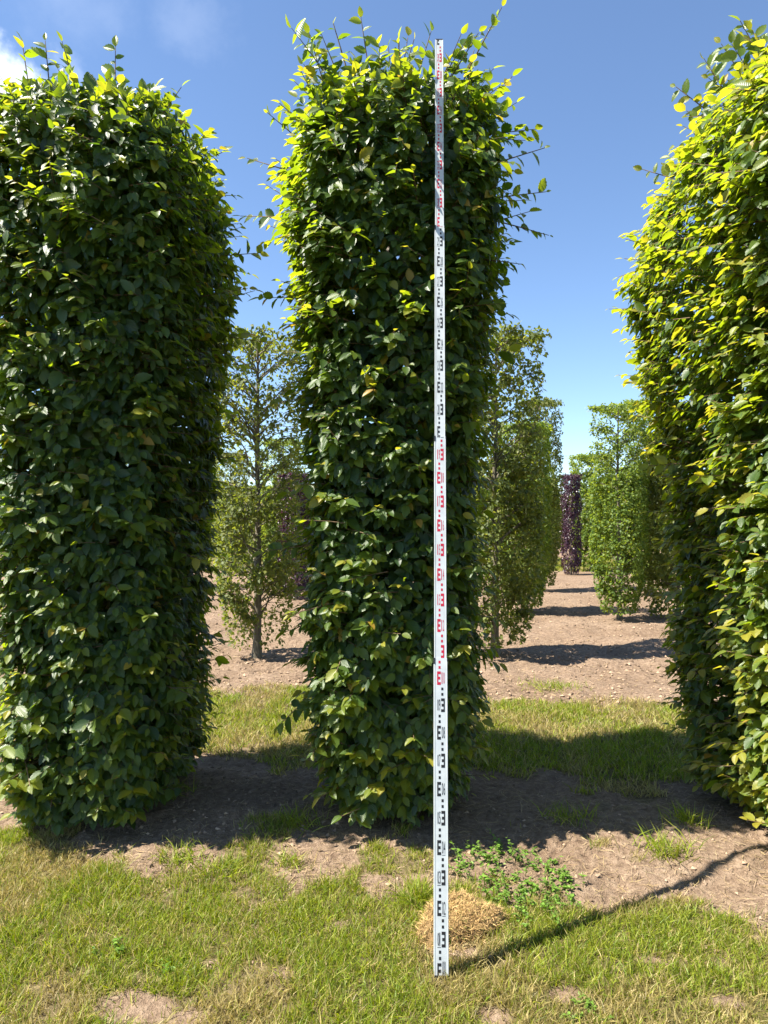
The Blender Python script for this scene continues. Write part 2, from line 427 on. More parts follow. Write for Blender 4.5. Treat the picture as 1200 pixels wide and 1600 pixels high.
def near_tree(cx, cy, yaw, H, prof, seed, n_side=2700, n_top=420, shoots=(), young_lit_top=0.30, cull_staff=False, deep=1.55, yellow=0.0):
    """returns dict with leaf frames (tree-local), twig polylines, trunk; prof: [(h, halfwidth)]"""
    rs = np.random.RandomState(seed)
    hs = np.array([p[0] for p in prof]); ws = np.array([p[1] for p in prof])
    n_exp = 4.0
    def ring(phi):
        return (np.abs(np.cos(phi)) ** n_exp + np.abs(np.sin(phi)) ** n_exp) ** (-1 / n_exp)
    up = np.array([0, 0, 1.0])
    # --- sides
    cand = rs.rand(n_side * 3) * 2 * np.pi
    keep = rs.rand(len(cand)) < (ring(cand) / 1.19) ** 2 * np.where(np.sin(cand) > 0.75, 0.55, 1.0)
    phi = cand[keep][:n_side]; n = len(phi)
    hh = hs[0] + (H - hs[0]) * rs.rand(n) ** 0.97
    a = np.interp(hh, hs, ws)
    lump = (fbm(phi * 3.2 + seed, hh * 2.6, 3) - 0.5) * 0.16 + (fbm(phi * 9 + seed, hh * 9 + 4, 2) - 0.5) * 0.13
    rr = ring(phi)
    x = a * rr * np.cos(phi); y = a * rr * np.sin(phi); y = y + np.sign(np.sin(phi)) * 0.44 * (deep - 1) * np.minimum(1, np.abs(rr * np.sin(phi)) ** .5 * 1.0) * (a / 0.44)
    nrm = np.stack([np.sign(np.cos(phi)) * np.abs(rr * np.cos(phi)) ** (n_exp - 1), np.sign(np.sin(phi)) * np.abs(rr * np.sin(phi)) ** (n_exp - 1), np.zeros(n)], 1)
    nrm = norm(nrm)
    P = np.stack([x, y, hh], 1) + nrm * lump[:, None]
    tang = np.cross(up, nrm)
    topness = smooth(H - 0.55, H, hh)
    d = norm(nrm + up * (rs.uniform(-0.25, 0.45, n) + topness * 0.7)[:, None] + tang * rs.normal(0, 0.5, n)[:, None])
    Ln = rs.uniform(0.14, 0.27, n)
    stick = rs.rand(n) < 0.12
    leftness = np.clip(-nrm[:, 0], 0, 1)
    Ln[stick] *= 1.25
    B0 = P - d * (Ln * np.where(stick, 0.45, 0.82))[:, None]
    nref = norm(nrm * 0.9 + up * (0.20 + 0.55 * (1 - smooth(0.5, 2.0, hh)) + rs.rand(n) ** 3 * 0.9 + leftness * 0.6 + stick * 1.1)[:, None])
    grav = rs.uniform(0.35, 1.25, n) * (1 - 0.9 * topness)
    k = np.full(n, 8)
    young_lit = rs.rand(n) ** 3 * 0.4 + topness * young_lit_top + stick * 0.5 + leftness * 0.5 * rs.rand(n)  # young growth, plus sunlight painted as yellow tint on left, top and protruding leaves
    grav = grav * np.where(stick, 0.5, 1.0) * (1 - .35 * leftness)
    # --- top
    q = rs.uniform(-1, 1, (n_top * 2, 2)); q = q[(np.abs(q[:, 0]) ** n_exp + np.abs(q[:, 1]) ** n_exp) < 1][:n_top]; m_ = len(q)
    at = np.interp(H, hs, ws)
    Pt = np.stack([q[:, 0] * at, q[:, 1] * at * deep, H + rs.uniform(-0.10, 0.02, m_) - 0.10 * (q ** 2).sum(1)], 1)
    dt = norm(np.stack([q[:, 0] * 0.5 + rs.normal(0, .25, m_), q[:, 1] * 0.5 + rs.normal(0, .25, m_), np.ones(m_)], 1))
    Lt = rs.uniform(0.16, 0.30, m_)
    hz = norm(np.stack([q[:, 0] + rs.normal(0, .6, m_), q[:, 1] + rs.normal(0, .6, m_), np.full(m_, 0.5)], 1))
    # --- long shoots
    sh_n = len(shoots)
    if sh_n:
        sb = np.array([s[0] for s in shoots], float); sb[:, 1] *= deep; lo_ = sb[:, 2] < 0.7; sb[lo_, 1] *= 0.72; sb[lo_, 2] += 0.06; sd = norm(np.array([s[1] for s in shoots])); sl = np.array([s[2] for s in shoots])
        hz2 = norm(np.stack([sd[:, 0] + rs.normal(0, .4, sh_n), -np.abs(rs.normal(0, 1, sh_n)), rs.uniform(0.3, 1, sh_n)], 1))
    else:
        sb = np.zeros((0, 3)); sd = sb; sl = np.zeros(0); hz2 = sb
    B_ = np.vstack([B0, Pt - dt * (Lt * 0.7)[:, None], sb]); D_ = np.vstack([d, dt, sd]); L_ = np.concatenate([Ln, Lt, sl])
    R_ = np.vstack([nref, hz, hz2]); G_ = np.concatenate([grav, np.full(m_, 0.05), np.full(sh_n, 0.25)])
    Y_ = np.concatenate([young_lit, rs.rand(m_) * 0.5 + young_lit_top * .7, np.full(sh_n, 0.6)])
    K_ = np.concatenate([k, np.full(m_, 7), np.full(sh_n, 9)])
    # --- leaves along each twig
    KM = 9
    tt = np.arange(KM)[None]
    valid = tt < K_[:, None]
    frac = (0.16 + 0.84 * (tt + 0.5 + rs.uniform(-.3, .3, (len(B_), KM))) / K_[:, None])
    last = tt == (K_[:, None] - 1)
    sag = (frac ** 2) * (0.10 * G_ * L_)[:, None]
    pos = B_[:, None] + D_[:, None] * (frac * L_[:, None])[..., None]
    pos[..., 2] -= sag
    side = np.where(tt % 2 == 0, 1.0, -1.0) * np.ones((len(B_), 1))
    side = np.where(last, rs.uniform(-.3, .3, side.shape), side)
    lat = norm(np.cross(D_, R_))
    g = G_[:, None] * rs.uniform(0.5, 1.3, side.shape)
    dirv = D_[:, None] * np.where(last, 1.0, 0.55)[..., None] + lat[:, None] * (side * 0.8)[..., None] + rs.normal(0, 0.2, (*side.shape, 3))
    dirv[..., 2] -= g
    dirv = norm(dirv)
    nr = R_[:, None] + rs.normal(0, 0.30, dirv.shape)
    nr = norm(nr - dirv * (nr * dirv).sum(-1, keepdims=True))
    size = np.clip(rs.normal(0.067, 0.017, side.shape), 0.030, 0.105) * np.where(last, 0.72, 1.0) * np.where(tt == K_[:, None] - 2, 0.88, 1.0)
    low_ = 0.10 * (1 - smooth(0.4, 1.8, B_[:, 2]))[:, None]
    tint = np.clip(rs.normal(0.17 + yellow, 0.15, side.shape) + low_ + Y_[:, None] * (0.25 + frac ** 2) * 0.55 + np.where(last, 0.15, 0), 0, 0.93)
    tint = np.where(rs.rand(*side.shape) < 0.018, rs.uniform(0.9, 1.0, side.shape), tint)
    v = valid.ravel()
    pos = pos.reshape(-1, 3)[v]; dirv = dirv.reshape(-1, 3)[v]; nr = nr.reshape(-1, 3)[v]; size = size.ravel()[v]; tint = tint.ravel()[v]
    # --- inner leaves that close the crown
    ni = 6500
    phi = rs.rand(ni) * 2 * np.pi; h2 = hs[0] + 0.1 + (H - 0.2 - hs[0]) * rs.rand(ni)
    a2 = np.interp(h2, hs, ws) * ring(phi) * rs.uniform(0.35, 0.88, ni)
    Pi = np.stack([a2 * np.cos(phi), a2 * np.sin(phi) * deep, h2], 1)
    di = norm(np.stack([np.cos(phi), np.sin(phi), -0.8 + rs.normal(0, .4, ni)], 1) + rs.normal(0, .4, (ni, 3)))
    nn = norm(np.stack([np.cos(phi), np.sin(phi), np.full(ni, .4)], 1) + rs.normal(0, .4, (ni, 3)))
    nn = norm(nn - di * (nn * di).sum(1, keepdims=True))
    pos = np.vstack([pos, Pi]); dirv = np.vstack([dirv, di]); nr = np.vstack([nr, nn])
    size = np.concatenate([size, rs.uniform(0.07, 0.10, ni)]); tint = np.concatenate([tint, np.clip(rs.normal(0.15, 0.1, ni), 0, 1)])
    # rotate everything by yaw
    cy_, sy_ = math.cos(yaw), math.sin(yaw)
    Rz = np.array([[cy_, -sy_, 0], [sy_, cy_, 0], [0, 0, 1]])
    pos, dirv, nr = pos @ Rz.T, dirv @ Rz.T, nr @ Rz.T
    tw = np.stack([B_, B_ + D_ * (L_ * .5)[:, None], B_ + D_ * (L_ * .95)[:, None]], 1)
    tw[:, 1, 2] -= 0.025 * G_ * L_; tw[:, 2, 2] -= 0.09 * G_ * L_
    tw = tw @ Rz.T
    gz = float(gheight(np.array([cx]), np.array([cy]))[0])
    base = np.array([cx, cy, gz])
    mid = pos + dirv * (size * 0.5)[:, None] + base
    ok = (mid[:, 2] > gheight(mid[:, 0], mid[:, 1]) + 0.05)
    tip = pos + dirv * size[:, None] + base
    ok &= tip[:, 2] > gheight(tip[:, 0], tip[:, 1]) + 0.02
    if cull_staff:
        for q in (pos + base, mid, tip):
            tpar = q[:, 2] / math.cos(STAFF_RX)
            sxp = STAFF_B[0] + STAFF_RY * tpar; syp = STAFF_B[1] + math.sin(STAFF_RX) * tpar
            ok &= ~((np.abs(q[:, 0] - sxp) < 0.075) & (q[:, 1] < syp + 0.07) & (q[:, 2] < 4.1))
    keep_tw = np.ones(len(tw), bool)
    if cull_staff:
        for j in range(3):
            q = tw[:, j] + base
            tpar = q[:, 2] / math.cos(STAFF_RX)
            keep_tw &= ~((np.abs(q[:, 0] - STAFF_B[0] - STAFF_RY * tpar) < 0.085) & (q[:, 1] < STAFF_B[1] + math.sin(STAFF_RX) * tpar + 0.08))
    tw = tw[keep_tw]; L_ = L_[keep_tw]
    return dict(base=base, pos=pos[ok], dir=dirv[ok], nrm=nr[ok], size=size[ok], tint=tint[ok], twigs=tw, tl=L_, H=H, seed=seed, hs=hs, ws=ws)

YAW = -math.atan(ROW_SLOPE)
def rim_shoots(seed, H, w, n, lmin, lmax, bias=0.0):
    rs = np.random.RandomState(seed); out = []
    for i in range(n):
        a = rs.rand() * 2 * math.pi
        r = w * rs.uniform(0.5, 1.02)
        ca, sa = math.cos(a), math.sin(a)
        k = 1 / max(abs(ca), abs(sa)) ** 0.6
        z = H - rs.rand() ** 1.6 * 0.55 if r > w * .85 else H - 0.05
        upn = rs.uniform(0.5, 1.6) if z > H - 0.15 else rs.uniform(-0.1, 0.6)
        out.append(((ca * r * k, sa * r * k, z), (ca + rs.normal(0, .2), sa + rs.normal(0, .2), upn), rs.uniform(lmin, lmax)))
    return out
# a few shoots that stand out of the middle column in the photograph
mid_sh = [((-0.20, -0.30, 3.74), (-0.28, 0.0, 1.0), 0.46), ((0.40, -0.2, 3.66), (0.55, 0.0, 0.75), 0.42), ((0.02, -0.25, 3.80), (0.15, 0, 1), 0.36),
          ((-0.46, -0.2, 3.42), (-1, -.1, 0.30), 0.36), ((-0.50, -0.2, 3.20), (-1, -.1, 0.02), 0.34), ((0.44, -0.15, 3.50), (1, -.1, 0.30), 0.42), ((0.46, -0.2, 3.30), (1, 0, 0.15), 0.38),
          ((0.50, -0.2, 3.20), (1, 0, -0.25), 0.36), ((-0.46, -0.3, 2.72), (-1, -.1, 0.0), 0.24), ((-0.42, -0.3, 1.45), (-1, -.3, -0.1), 0.26), ((0.10, -.28, 3.82), (.3, -.1, 1), 0.33),
          ((-0.1, -0.40, 0.33), (0.05, -0.25, -1), 0.26), ((-0.25, -0.35, 0.38), (-.2, -0.15, -1), 0.22), ((0.36, -0.35, 0.50), (0.7, -0.2, -0.75), 0.28), ((-0.42, -0.35, .62), (-.7, -.2, -.6), 0.25),
          ((0.0, -.2, 3.8), (-.1, -.1, 1), 0.34), ((-.34, -.3, 3.66), (-.5, -.2, 1), .30), ((.3, -.3, 3.68), (.35, -.2, 1), .34)]
left_sh = [((-0.28, -0.3, 3.68), (-0.15, 0, 1), 0.38), ((-0.18, -0.3, 3.70), (-0.1, 0, 1), 0.36), ((0.15, -0.3, 3.70), (0, 0, 1), 0.33), ((0.45, 0.2, 3.20), (1, 0, .1), .34), ((0.45, 0.3, 2.75), (1, .1, -.1), .34),
           ((0.44, 0.1, 2.9), (1, 0, .2), .3), ((0.15, -0.42, 0.40), (0.15, -0.3, -1), 0.34), ((-0.1, -0.42, 0.40), (0.05, -0.5, -1), 0.36), ((-.35, -.4, .45), (-.1, -.4, -1), .26)]
right_sh = [((-0.50, 0.2, 3.05), (-1, 0, 0.15), 0.36), ((-0.46, 0.2, 2.75), (-1, -.1, 0.1), 0.34), ((-0.46, 0.3, 2.4), (-1, 0, 0.0), 0.32), ((-0.5, 0.0, 3.35), (-1, -.1, 0.3), 0.38), ((-0.45, -0.1, 3.6), (-.7, 0, 0.6), 0.36),
            ((-0.3, -.2, 3.75), (-.5, 0, 1), 0.36), ((-0.44, .2, 1.9), (-1, 0, -.05), .28)]
NEAR = []
NEAR.append(near_tree(-1.54, 4.10, 0.0, 3.80, [(0.03, .30), (0.2, .37), (0.6, .40), (1.5, .43), (2.2, .47), (3.0, .525), (3.35, .525), (3.58, .47), (3.70, .39), (3.80, .27)], 11, n_side=4800,
                      shoots=left_sh + rim_shoots(3, 3.76, .36, 30, .2, .3)))
NEAR.append(near_tree(0.055, 4.10, 0.0, 3.84, [(0.03, .25), (0.2, .34), (0.5, .395), (0.8, .415), (1.6, .42), (2.4, .445), (3.0, .50), (3.4, .53), (3.62, .49), (3.84, .38)], 22, n_side=4800,
                      shoots=mid_sh + rim_shoots(4, 3.82, .46, 64, .2, .34), cull_staff=True))
NEAR.append(near_tree(2.23, 3.78, rad(-2), 3.88, [(0.03, .34), (0.25, .43), (0.5, .46), (1.4, .49), (2.2, .56), (2.8, .65), (3.2, .67), (3.5, .58), (3.72, .44), (3.88, .30)], 33, n_side=4900,
                      shoots=right_sh + rim_shoots(5, 3.80, .48, 38, .22, .34), young_lit_top=.45, yellow=0.15))

# which leaves show largest: a coarse depth buffer over all leaves of the three columns
ZB = np.full((800, 600), 1e9)
samp = [(0, .1), (0, .35), (.2, .45), (-.2, .45), (0, .6), (0, .85), (.15, .25), (-.15, .25), (.15, .7), (-.15, .7)]
for T in NEAR:
    A = np.cross(T['dir'], T['nrm']); T['A'] = A
    T['spx'] = []
    for (u, v) in samp:
        p = T['pos'] + T['base'] + (A * u + T['dir'] * v) * T['size'][:, None]
        X, Y, Z = project(p)
        T['spx'].append((X, Y, Z))
        ix = (X / 2).astype(int); iy = (Y / 2).astype(int)
        for dx in (-1, 0, 1):
            for dy in (-1, 0, 1):
                g = (ix + dx >= 0) & (ix + dx < 600) & (iy + dy >= 0) & (iy + dy < 800)
                np.minimum.at(ZB, (iy[g] + dy, ix[g] + dx), Z[g])
for T in NEAR:
    vis = np.zeros(len(T['pos']))
    for (X, Y, Z) in T['spx']:
        ix = (X / 2).astype(int); iy = (Y / 2).astype(int)
        g = (ix >= 2) & (ix < 598) & (iy >= 2) & (iy < 798)
        w = np.zeros(len(X)); w[g] = (Z[g] <= ZB[iy[g], ix[g]] + 0.012)
        vis += w / len(samp)
    # projected area
    c = T['pos'] + T['base']; view = norm(c - np.array([0, 0, CAM_H]))
    facing = np.abs((T['nrm'] * view).sum(1))
    depth = np.linalg.norm(c - np.array([0, 0, CAM_H]), axis=1)
    T['score'] = vis ** 2 * facing * (T['size'] / depth) ** 2
    T.pop('spx')

ME_LEAF = mesh_np('leaf', TB, np.concatenate([np.array(f) for f in FB]), np.array([len(f) for f in FB]), True, uv=UB)
ME_LEAF.materials.append(M_leaf_o)

def trunk_mesh(name, H, r0, r1, seed, bend=0.02, sides=9, n=14):
    rs = np.random.RandomState(seed)
    z = np.linspace(-0.08, H, n)
    P = np.zeros((1, n, 3)); P[0, :, 2] = z
    P[0, :, 0] = np.cumsum(rs.normal(0, bend / 3, n)); P[0, :, 1] = np.cumsum(rs.normal(0, bend / 3, n)); P[0, :, :2] -= P[0, 0, :2]
    R = r0 + (r1 - r0) * np.clip(z / H, 0, 1); R = R * (1 + 0.5 * np.exp(-np.clip(z, 0, 9) / 0.08)) * (1 + rs.normal(0, .03, n))
    V, i, tt_ = tubes(P, R[None], sides)
    return mesh_np(name, V, i, tt_, True), P[0]

def near_tree_objects(T, label, cat='tree'):
    root = empty('hornbeam_column', tuple(T['base']))
    tag(root, label, cat, 'clipped hornbeam columns in the front row')
    tm, _ = trunk_mesh('trunk', T['H'] - 0.3, 0.05, 0.018, T['seed'])
    link('trunk', tm, M_bark, root)
    rs = np.random.RandomState(T['seed'] + 7)
    n = 90
    hb = rs.uniform(0.15, T['H'] - 0.35, n); az = rs.rand(n) * 2 * np.pi
    L = np.interp(hb, T['hs'], T['ws']) * rs.uniform(0.8, 1.05, n)
    P = np.zeros((n, 4, 3))
    for i, f in enumerate((0, .35, .7, 1)):
        P[:, i, 0] = np.cos(az) * L * f; P[:, i, 1] = np.sin(az) * L * f; P[:, i, 2] = hb + L * (0.75 * f - .35 * f * f) - .1
    V, ix, tt_ = tubes(P, np.array([.014, .010, .007, .004])[None] * np.ones((n, 1)), 5)
    tag(link('branches', mesh_np('branches', V, ix, tt_), M_bark, root), kind='stuff')
    R = np.array([.0030, .0022, .0012])[None] * np.clip(T['tl'] / 0.22, .8, 2.0)[:, None]
    V, ix, tt_ = tubes(T['twigs'], R, 3)
    tag(link('twigs', mesh_np('twigs', V, ix, tt_), M_twig, root), kind='stuff')
    order = np.argsort(-T['score'])
    pick = order[:300]; rest = np.ones(len(order), bool); rest[pick] = False
    V, ix, tt_ = scatter(TA, FA, T['pos'][rest], T['A'][rest], T['dir'][rest], T['nrm'][rest], T['size'][rest])
    nrest = rest.sum()
    me = mesh_np('crown', V, ix, tt_, True, {'tint': np.repeat(T['tint'][rest], len(TA))}, uv=np.tile(UA, (nrest, 1)))
    crown = tag(link('crown', me, M_leaf, root), kind='stuff')
    for i in pick:
        s = float(T['size'][i])
        Mx = Matrix.Identity(4)
        for c3, vec in enumerate((T['A'][i], T['dir'][i], T['nrm'][i])):
            for r3 in range(3): Mx[r3][c3] = float(vec[r3]) * s
        for r3 in range(3): Mx[r3][3] = float(T['pos'][i][r3])
        o = bpy.data.objects.new('leaf', ME_LEAF)
        o.parent = crown; o.matrix_basis = Mx
        v = float(T['tint'][i]); o.color = (v, v, v, 1)
        C.objects.link(o)
    return root
near_tree_objects(NEAR[0], 'dark shaded hornbeam column with no staff, tall shoots on top, beside the column behind the staff')
near_tree_objects(NEAR[1], 'hornbeam column with the measuring staff leaning against its front')
near_tree_objects(NEAR[2], 'bright yellow green sunlit hornbeam column reached by the shadow of the staff')

# ------------------------------------------------------------------ the trees of the field behind
def field_tree(name, H, half, seed, n_leaf, leaf_mat, size, open_from=0.55, upper=0.5, flat=1.0, base_h=0.15, trunk_r=0.05, bark=M_bark2, n_br=80, lower_taper=0.75, shell=0.5):
    rs = np.random.RandomState(seed)
    root = empty(name, (0, 0, 0))
    tm, tp = trunk_mesh('trunk', H - 0.05, trunk_r, 0.012, seed, 0.02, 8)
    link('trunk', tm, bark, root)
    hb = np.sort(rs.uniform(base_h + .05, H - 0.12, n_br)); az = rs.rand(n_br) * 2 * np.pi
    wid = half * np.interp(hb / H, [0, .12, .3, 1], [lower_taper * .7, lower_taper, 1, 1])
    L = wid * rs.uniform(0.8, 1.0, n_br)
    sl = rs.uniform(0.55, 1.2, n_br)
    P = np.zeros((n_br, 5, 3))
    sq = 1 / np.maximum(np.abs(np.cos(az)), np.abs(np.sin(az))) ** 0.55
    for i, f in enumerate((0, .25, .5, .75, 1)):
        P[:, i, 0] = np.cos(az) * L * f * sq; P[:, i, 1] = np.sin(az) * L * f * sq * flat
        P[:, i, 2] = np.minimum(hb + L * sl * (1.3 * f - .45 * f * f), H - 0.03 * (1 - f))
        if 0 < i < 4: P[:, i] += rs.normal(0, .015, (n_br, 3))
    V, ix, tt_ = tubes(P, np.array([.014, .0105, .008, .006, .003])[None] * rs.uniform(.6, 1.15, (n_br, 1)), 5)
    # sub twigs
    ns = n_br * 7
    bi = rs.randint(0, n_br, ns); f = rs.uniform(0.3, 1, ns)
    seg = np.minimum((f * 4).astype(int), 3); ff = f * 4 - seg
    st = P[bi, seg] * (1 - ff)[:, None] + P[bi, seg + 1] * ff[:, None]
    dv = norm(np.stack([np.cos(az[bi]) + rs.normal(0, .8, ns), np.sin(az[bi]) + rs.normal(0, .8, ns), rs.uniform(-.2, 1.0, ns)], 1))
    tl = rs.uniform(.10, .24, ns)
    Q = np.stack([st, st + dv * (tl * .5)[:, None] + rs.normal(0, .012, (ns, 3)), st + dv * tl[:, None]], 1)
    lim = half * 1.06
    Q[..., 0] = np.clip(Q[..., 0], -lim, lim); Q[..., 1] = np.clip(Q[..., 1], -lim * flat, lim * flat); Q[..., 2] = np.minimum(Q[..., 2], H + .03)
    V2, ix2, tt2 = tubes(Q, np.array([.005, .0035, .002])[None] * np.ones((ns, 1)), 3)
    tag(link('branches', mesh_np('branches', np.vstack([V, V2]), np.concatenate([ix, ix2 + len(V)]), np.concatenate([tt_, tt2])), bark, root), kind='stuff')
    # leaves on the twigs, and a thin shell of leaves where the column was clipped
    n1 = int(n_leaf * (1 - shell)); n2 = n_leaf - n1
    w = 1.0 - (1 - upper) * smooth(open_from - .04, open_from + .04, st[:, 2] / H)
    bi2 = rs.choice(ns, n1, p=w / w.sum())
    g = rs.uniform(0.1, 1.05, n1)
    lp = Q[bi2, 0] * (1 - g)[:, None] + Q[bi2, 2] * g[:, None] + rs.normal(0, .02, (n1, 3))
    ph = rs.rand(n2 * 2) * 2 * np.pi; hz = base_h + (H - base_h) * rs.rand(n2 * 2) ** 0.9
    cl = fbm(ph * 4 + seed, hz * 5, 3)
    okk = (cl > 0.43) & (rs.rand(n2 * 2) < (1.0 - (1 - upper) * smooth(open_from - .04, open_from + .04, hz / H)))
    ph, hz = ph[okk][:n2], hz[okk][:n2]
    rr = (np.abs(np.cos(ph)) ** 4 + np.abs(np.sin(ph)) ** 4) ** -.25
    ww = half * np.interp(hz / H, [0, .12, .3, 1], [lower_taper * .7, lower_taper, 1, 1]) * rs.normal(0.97, .06, len(ph))
    lp = np.vstack([lp, np.stack([np.cos(ph) * rr * ww, np.sin(ph) * rr * ww * flat, hz], 1)])
    nt_ = n_leaf // 16
    lp = np.vstack([lp, np.stack([rs.uniform(-half, half, nt_), rs.uniform(-half, half, nt_) * flat, H + rs.normal(-.02, .03, nt_)], 1)])
    n = len(lp)
    out = norm(lp * np.array([1, 1, 0]) + rs.normal(0, .25, (n, 3)))
    dd = norm(out * .6 + rs.normal(0, .6, (n, 3)) + np.array([0, 0, -.35]))
    nn = norm(out * .6 + np.array([0, 0, .7]) + rs.normal(0, .4, (n, 3))); nn = norm(nn - dd * (nn * dd).sum(1, keepdims=True))
    A = np.cross(dd, nn)
    sz = rs.uniform(.7, 1.2, n) * size
    T_, F_, U_ = TC_, FC_, UC_
    V, ix, tt_ = scatter(T_, F_, lp, A, dd, nn, sz)
    tint = np.clip(rs.normal(.45, .22, n), 0, 1)
    tag(link('crown', mesh_np('crown', V, ix, tt_, True, {'tint': np.repeat(tint, len(T_))}), leaf_mat, root), kind='stuff')
    return root

def copy_tree(root, loc, rz, sc=(1, 1, 1)):
    r = root.copy(); C.objects.link(r)
    for ch in root.children:
        c = ch.copy(); C.objects.link(c); c.parent = r
    place(r, loc, rz, sc); return r
def place(r, loc, rz, sc=(1, 1, 1)):
    r.location = (loc[0], loc[1], float(gheight(np.array([loc[0]]), np.array([loc[1]]))[0])); r.rotation_euler = (0, 0, rz); r.scale = sc

p_open = field_tree('pleached_tree', 3.9, 0.48, 101, 9800, M_leaf_bg, 0.060, open_from=0.50, upper=0.60, shell=.45, n_br=125)
p_open2 = field_tree('pleached_tree', 3.9, 0.47, 102, 16500, M_leaf_bg, 0.060, open_from=0.60, upper=0.5, shell=.55, n_br=110)
p_mid = field_tree('pleached_tree', 4.4, 0.47, 103, 14500, M_leaf_br, 0.066, open_from=0.66, upper=0.45, shell=.55)
p_far = field_tree('pleached_tree', 3.7, 0.50, 104, 13000, M_leaf_br, 0.078, open_from=0.7, upper=0.7, shell=.6, n_br=60)
p_dense = field_tree('dense_field_tree', 3.5, 0.62, 105, 9500, M_leaf_bg, 0.095, open_from=0.95, upper=0.9, shell=.7, n_br=50, base_h=.1, lower_taper=.95)
p_purple = field_tree('purple_beech_column', 3.3, 0.50, 106, 9000, M_leaf_pu, 0.09, open_from=0.97, upper=0.9, shell=.7, n_br=50, base_h=.05, lower_taper=.95)

def gp(px, Y): return ((px - 600) / F * Y, Y)
G2 = 'clipped trees standing in the tilled field'
place(p_open, gp(402, 8.7), 0.3); tag(p_open, 'thin airy tree column with bare trunk showing, in the gap between two hornbeam columns', 'tree', G2)
place(p_open2, gp(774, 8.75), 2.0); tag(p_open2, 'half open tree column directly behind the measured hornbeam column, beside lit bare soil', 'tree', G2)
place(p_mid, gp(967, 12.1), 0.9, (0.86, 0.86, 0.82)); tag(p_mid, 'bright green tree column with pale trunk and leafy skirt, foremost beside the soil lane', 'tree', G2)
a = copy_tree(p_mid, gp(1016, 16.2), 2.5, (1.04, 1.04, 1.0)); tag(a, 'taller green tree column rising behind the bright skirted one', 'tree', G2)
a = copy_tree(p_open2, gp(844, 17.2), 4.0, (0.92, 0.92, 1.18)); tag(a, 'slender tall tree column beside the lane, across from the purple beech', 'tree', G2)
place(p_far, gp(924, 24.2), 0.2, (1.15, 1.15, 1.06)); tag(p_far, 'flat topped tree column right beside the dark purple beech', 'tree', G2)
place(p_purple, gp(892, 22.6), 0.4, (.52, .52, .95)); tag(p_purple, 'dark purple leaved beech column at the edge of the lane', 'tree')
a = copy_tree(p_far, gp(818, 13.0), 1.1, (.85, .85, .92)); tag(a, 'leafy tree column hidden halfway behind the half open one', 'tree', G2)
a = copy_tree(p_purple, gp(463, 15.5), 1.0, (.62, .62, .82)); tag(a, 'dark purple column peeping out beside the lit edge of the measured hornbeam', 'tree')
place(p_dense, gp(1060, 12.3), 0.2, (.8, .8, .93)); tag(p_dense, 'dense tree column hidden behind the sunlit hornbeam column', 'tree', G2)
rsb = np.random.RandomState(77)
far_label = 'small green tree column in the far rows of the field'
spots = []
for row in range(-7, 8):
    for kk in range(0, 9):
        Y = 17.6 + kk * 4.4 + rsb.normal(0, .15)
        X = -4.9 + row * 3.15 + 0.255 * (Y - 8.8) + rsb.normal(0, .12)
        px = 600 + F * X / Y
        if 850 < px < 905 or (780 < px < 1040 and Y < 24): continue
        if abs(px - 600) > 800 or (Y < 24 and px < 430 and row < -1): continue
        vis_ = (300 < px < 480) or (720 < px < 1080)
        if not vis_ and rsb.rand() < 0.55: continue
        spots.append((X, Y))
for i, (X, Y) in enumerate(spots):
    src = [p_far, p_dense, p_mid, p_open2][rsb.randint(0, 4)]
    k_ = 0.85 if src is p_mid else 1.0
    a = copy_tree(src, (X, Y), rsb.rand() * 6.28, (rsb.uniform(.95, 1.1),) * 2 + (rsb.uniform(.9, 1.02) * k_,))
    a.name = 'far_field_tree'
    tag(a, far_label, 'tree', 'far rows of the tree field')
for i in range(26):
    X = -34 + i * 3.1 + rsb.normal(0, .5); Y = 60 + rsb.normal(0, 1.5)
    a = copy_tree(p_dense, (X, Y), rsb.rand() * 6.28, (2.6, 2.6, rsb.uniform(.95, 1.3)))
    a.name = 'boundary_tree'
    tag(a, 'broad bushy tree in the boundary line behind the field', 'tree', 'boundary line of bushy trees')

# ------------------------------------------------------------------ measuring staff
def flat_mat(name, c, rough=0.4, spec=0.5, mottled=0.0):
    m, t, b = new_mat(name)
    g_ = t.nodes.new('ShaderNodeTexCoord')
    n = t.nodes.new('ShaderNodeTexNoise'); n.inputs['Scale'].default_value = 22; n.inputs['Detail'].default_value = 5
    t.links.new(g_.outputs['Object'], n.inputs['Vector'])
    r = ramp(t, n.outputs['Fac'], [(0.3, tuple(x * (1 - mottled) for x in c)), (0.7, c)])
    t.links.new(r.outputs[0], b.inputs['Base Color'])
    b.inputs['Roughness'].default_value = rough; b.inputs['Specular IOR Level'].default_value = spec
    return m
M_white = flat_mat('staff_white', (0.50, 0.535, 0.545), 0.30, 0.5, 0.16)
M_rail = flat_mat('staff_rail', (0.62, 0.65, 0.66), 0.32, 0.6, 0.1)
M_black = flat_mat('print_black', (0.012, 0.012, 0.014), 0.5, 0.4, 0.1)
M_red = flat_mat('print_red', (0.42, 0.008, 0.035), 0.5, 0.4, 0.1)
M_plast = flat_mat('black_plastic', (0.02, 0.02, 0.022), 0.45, 0.5, 0.2)

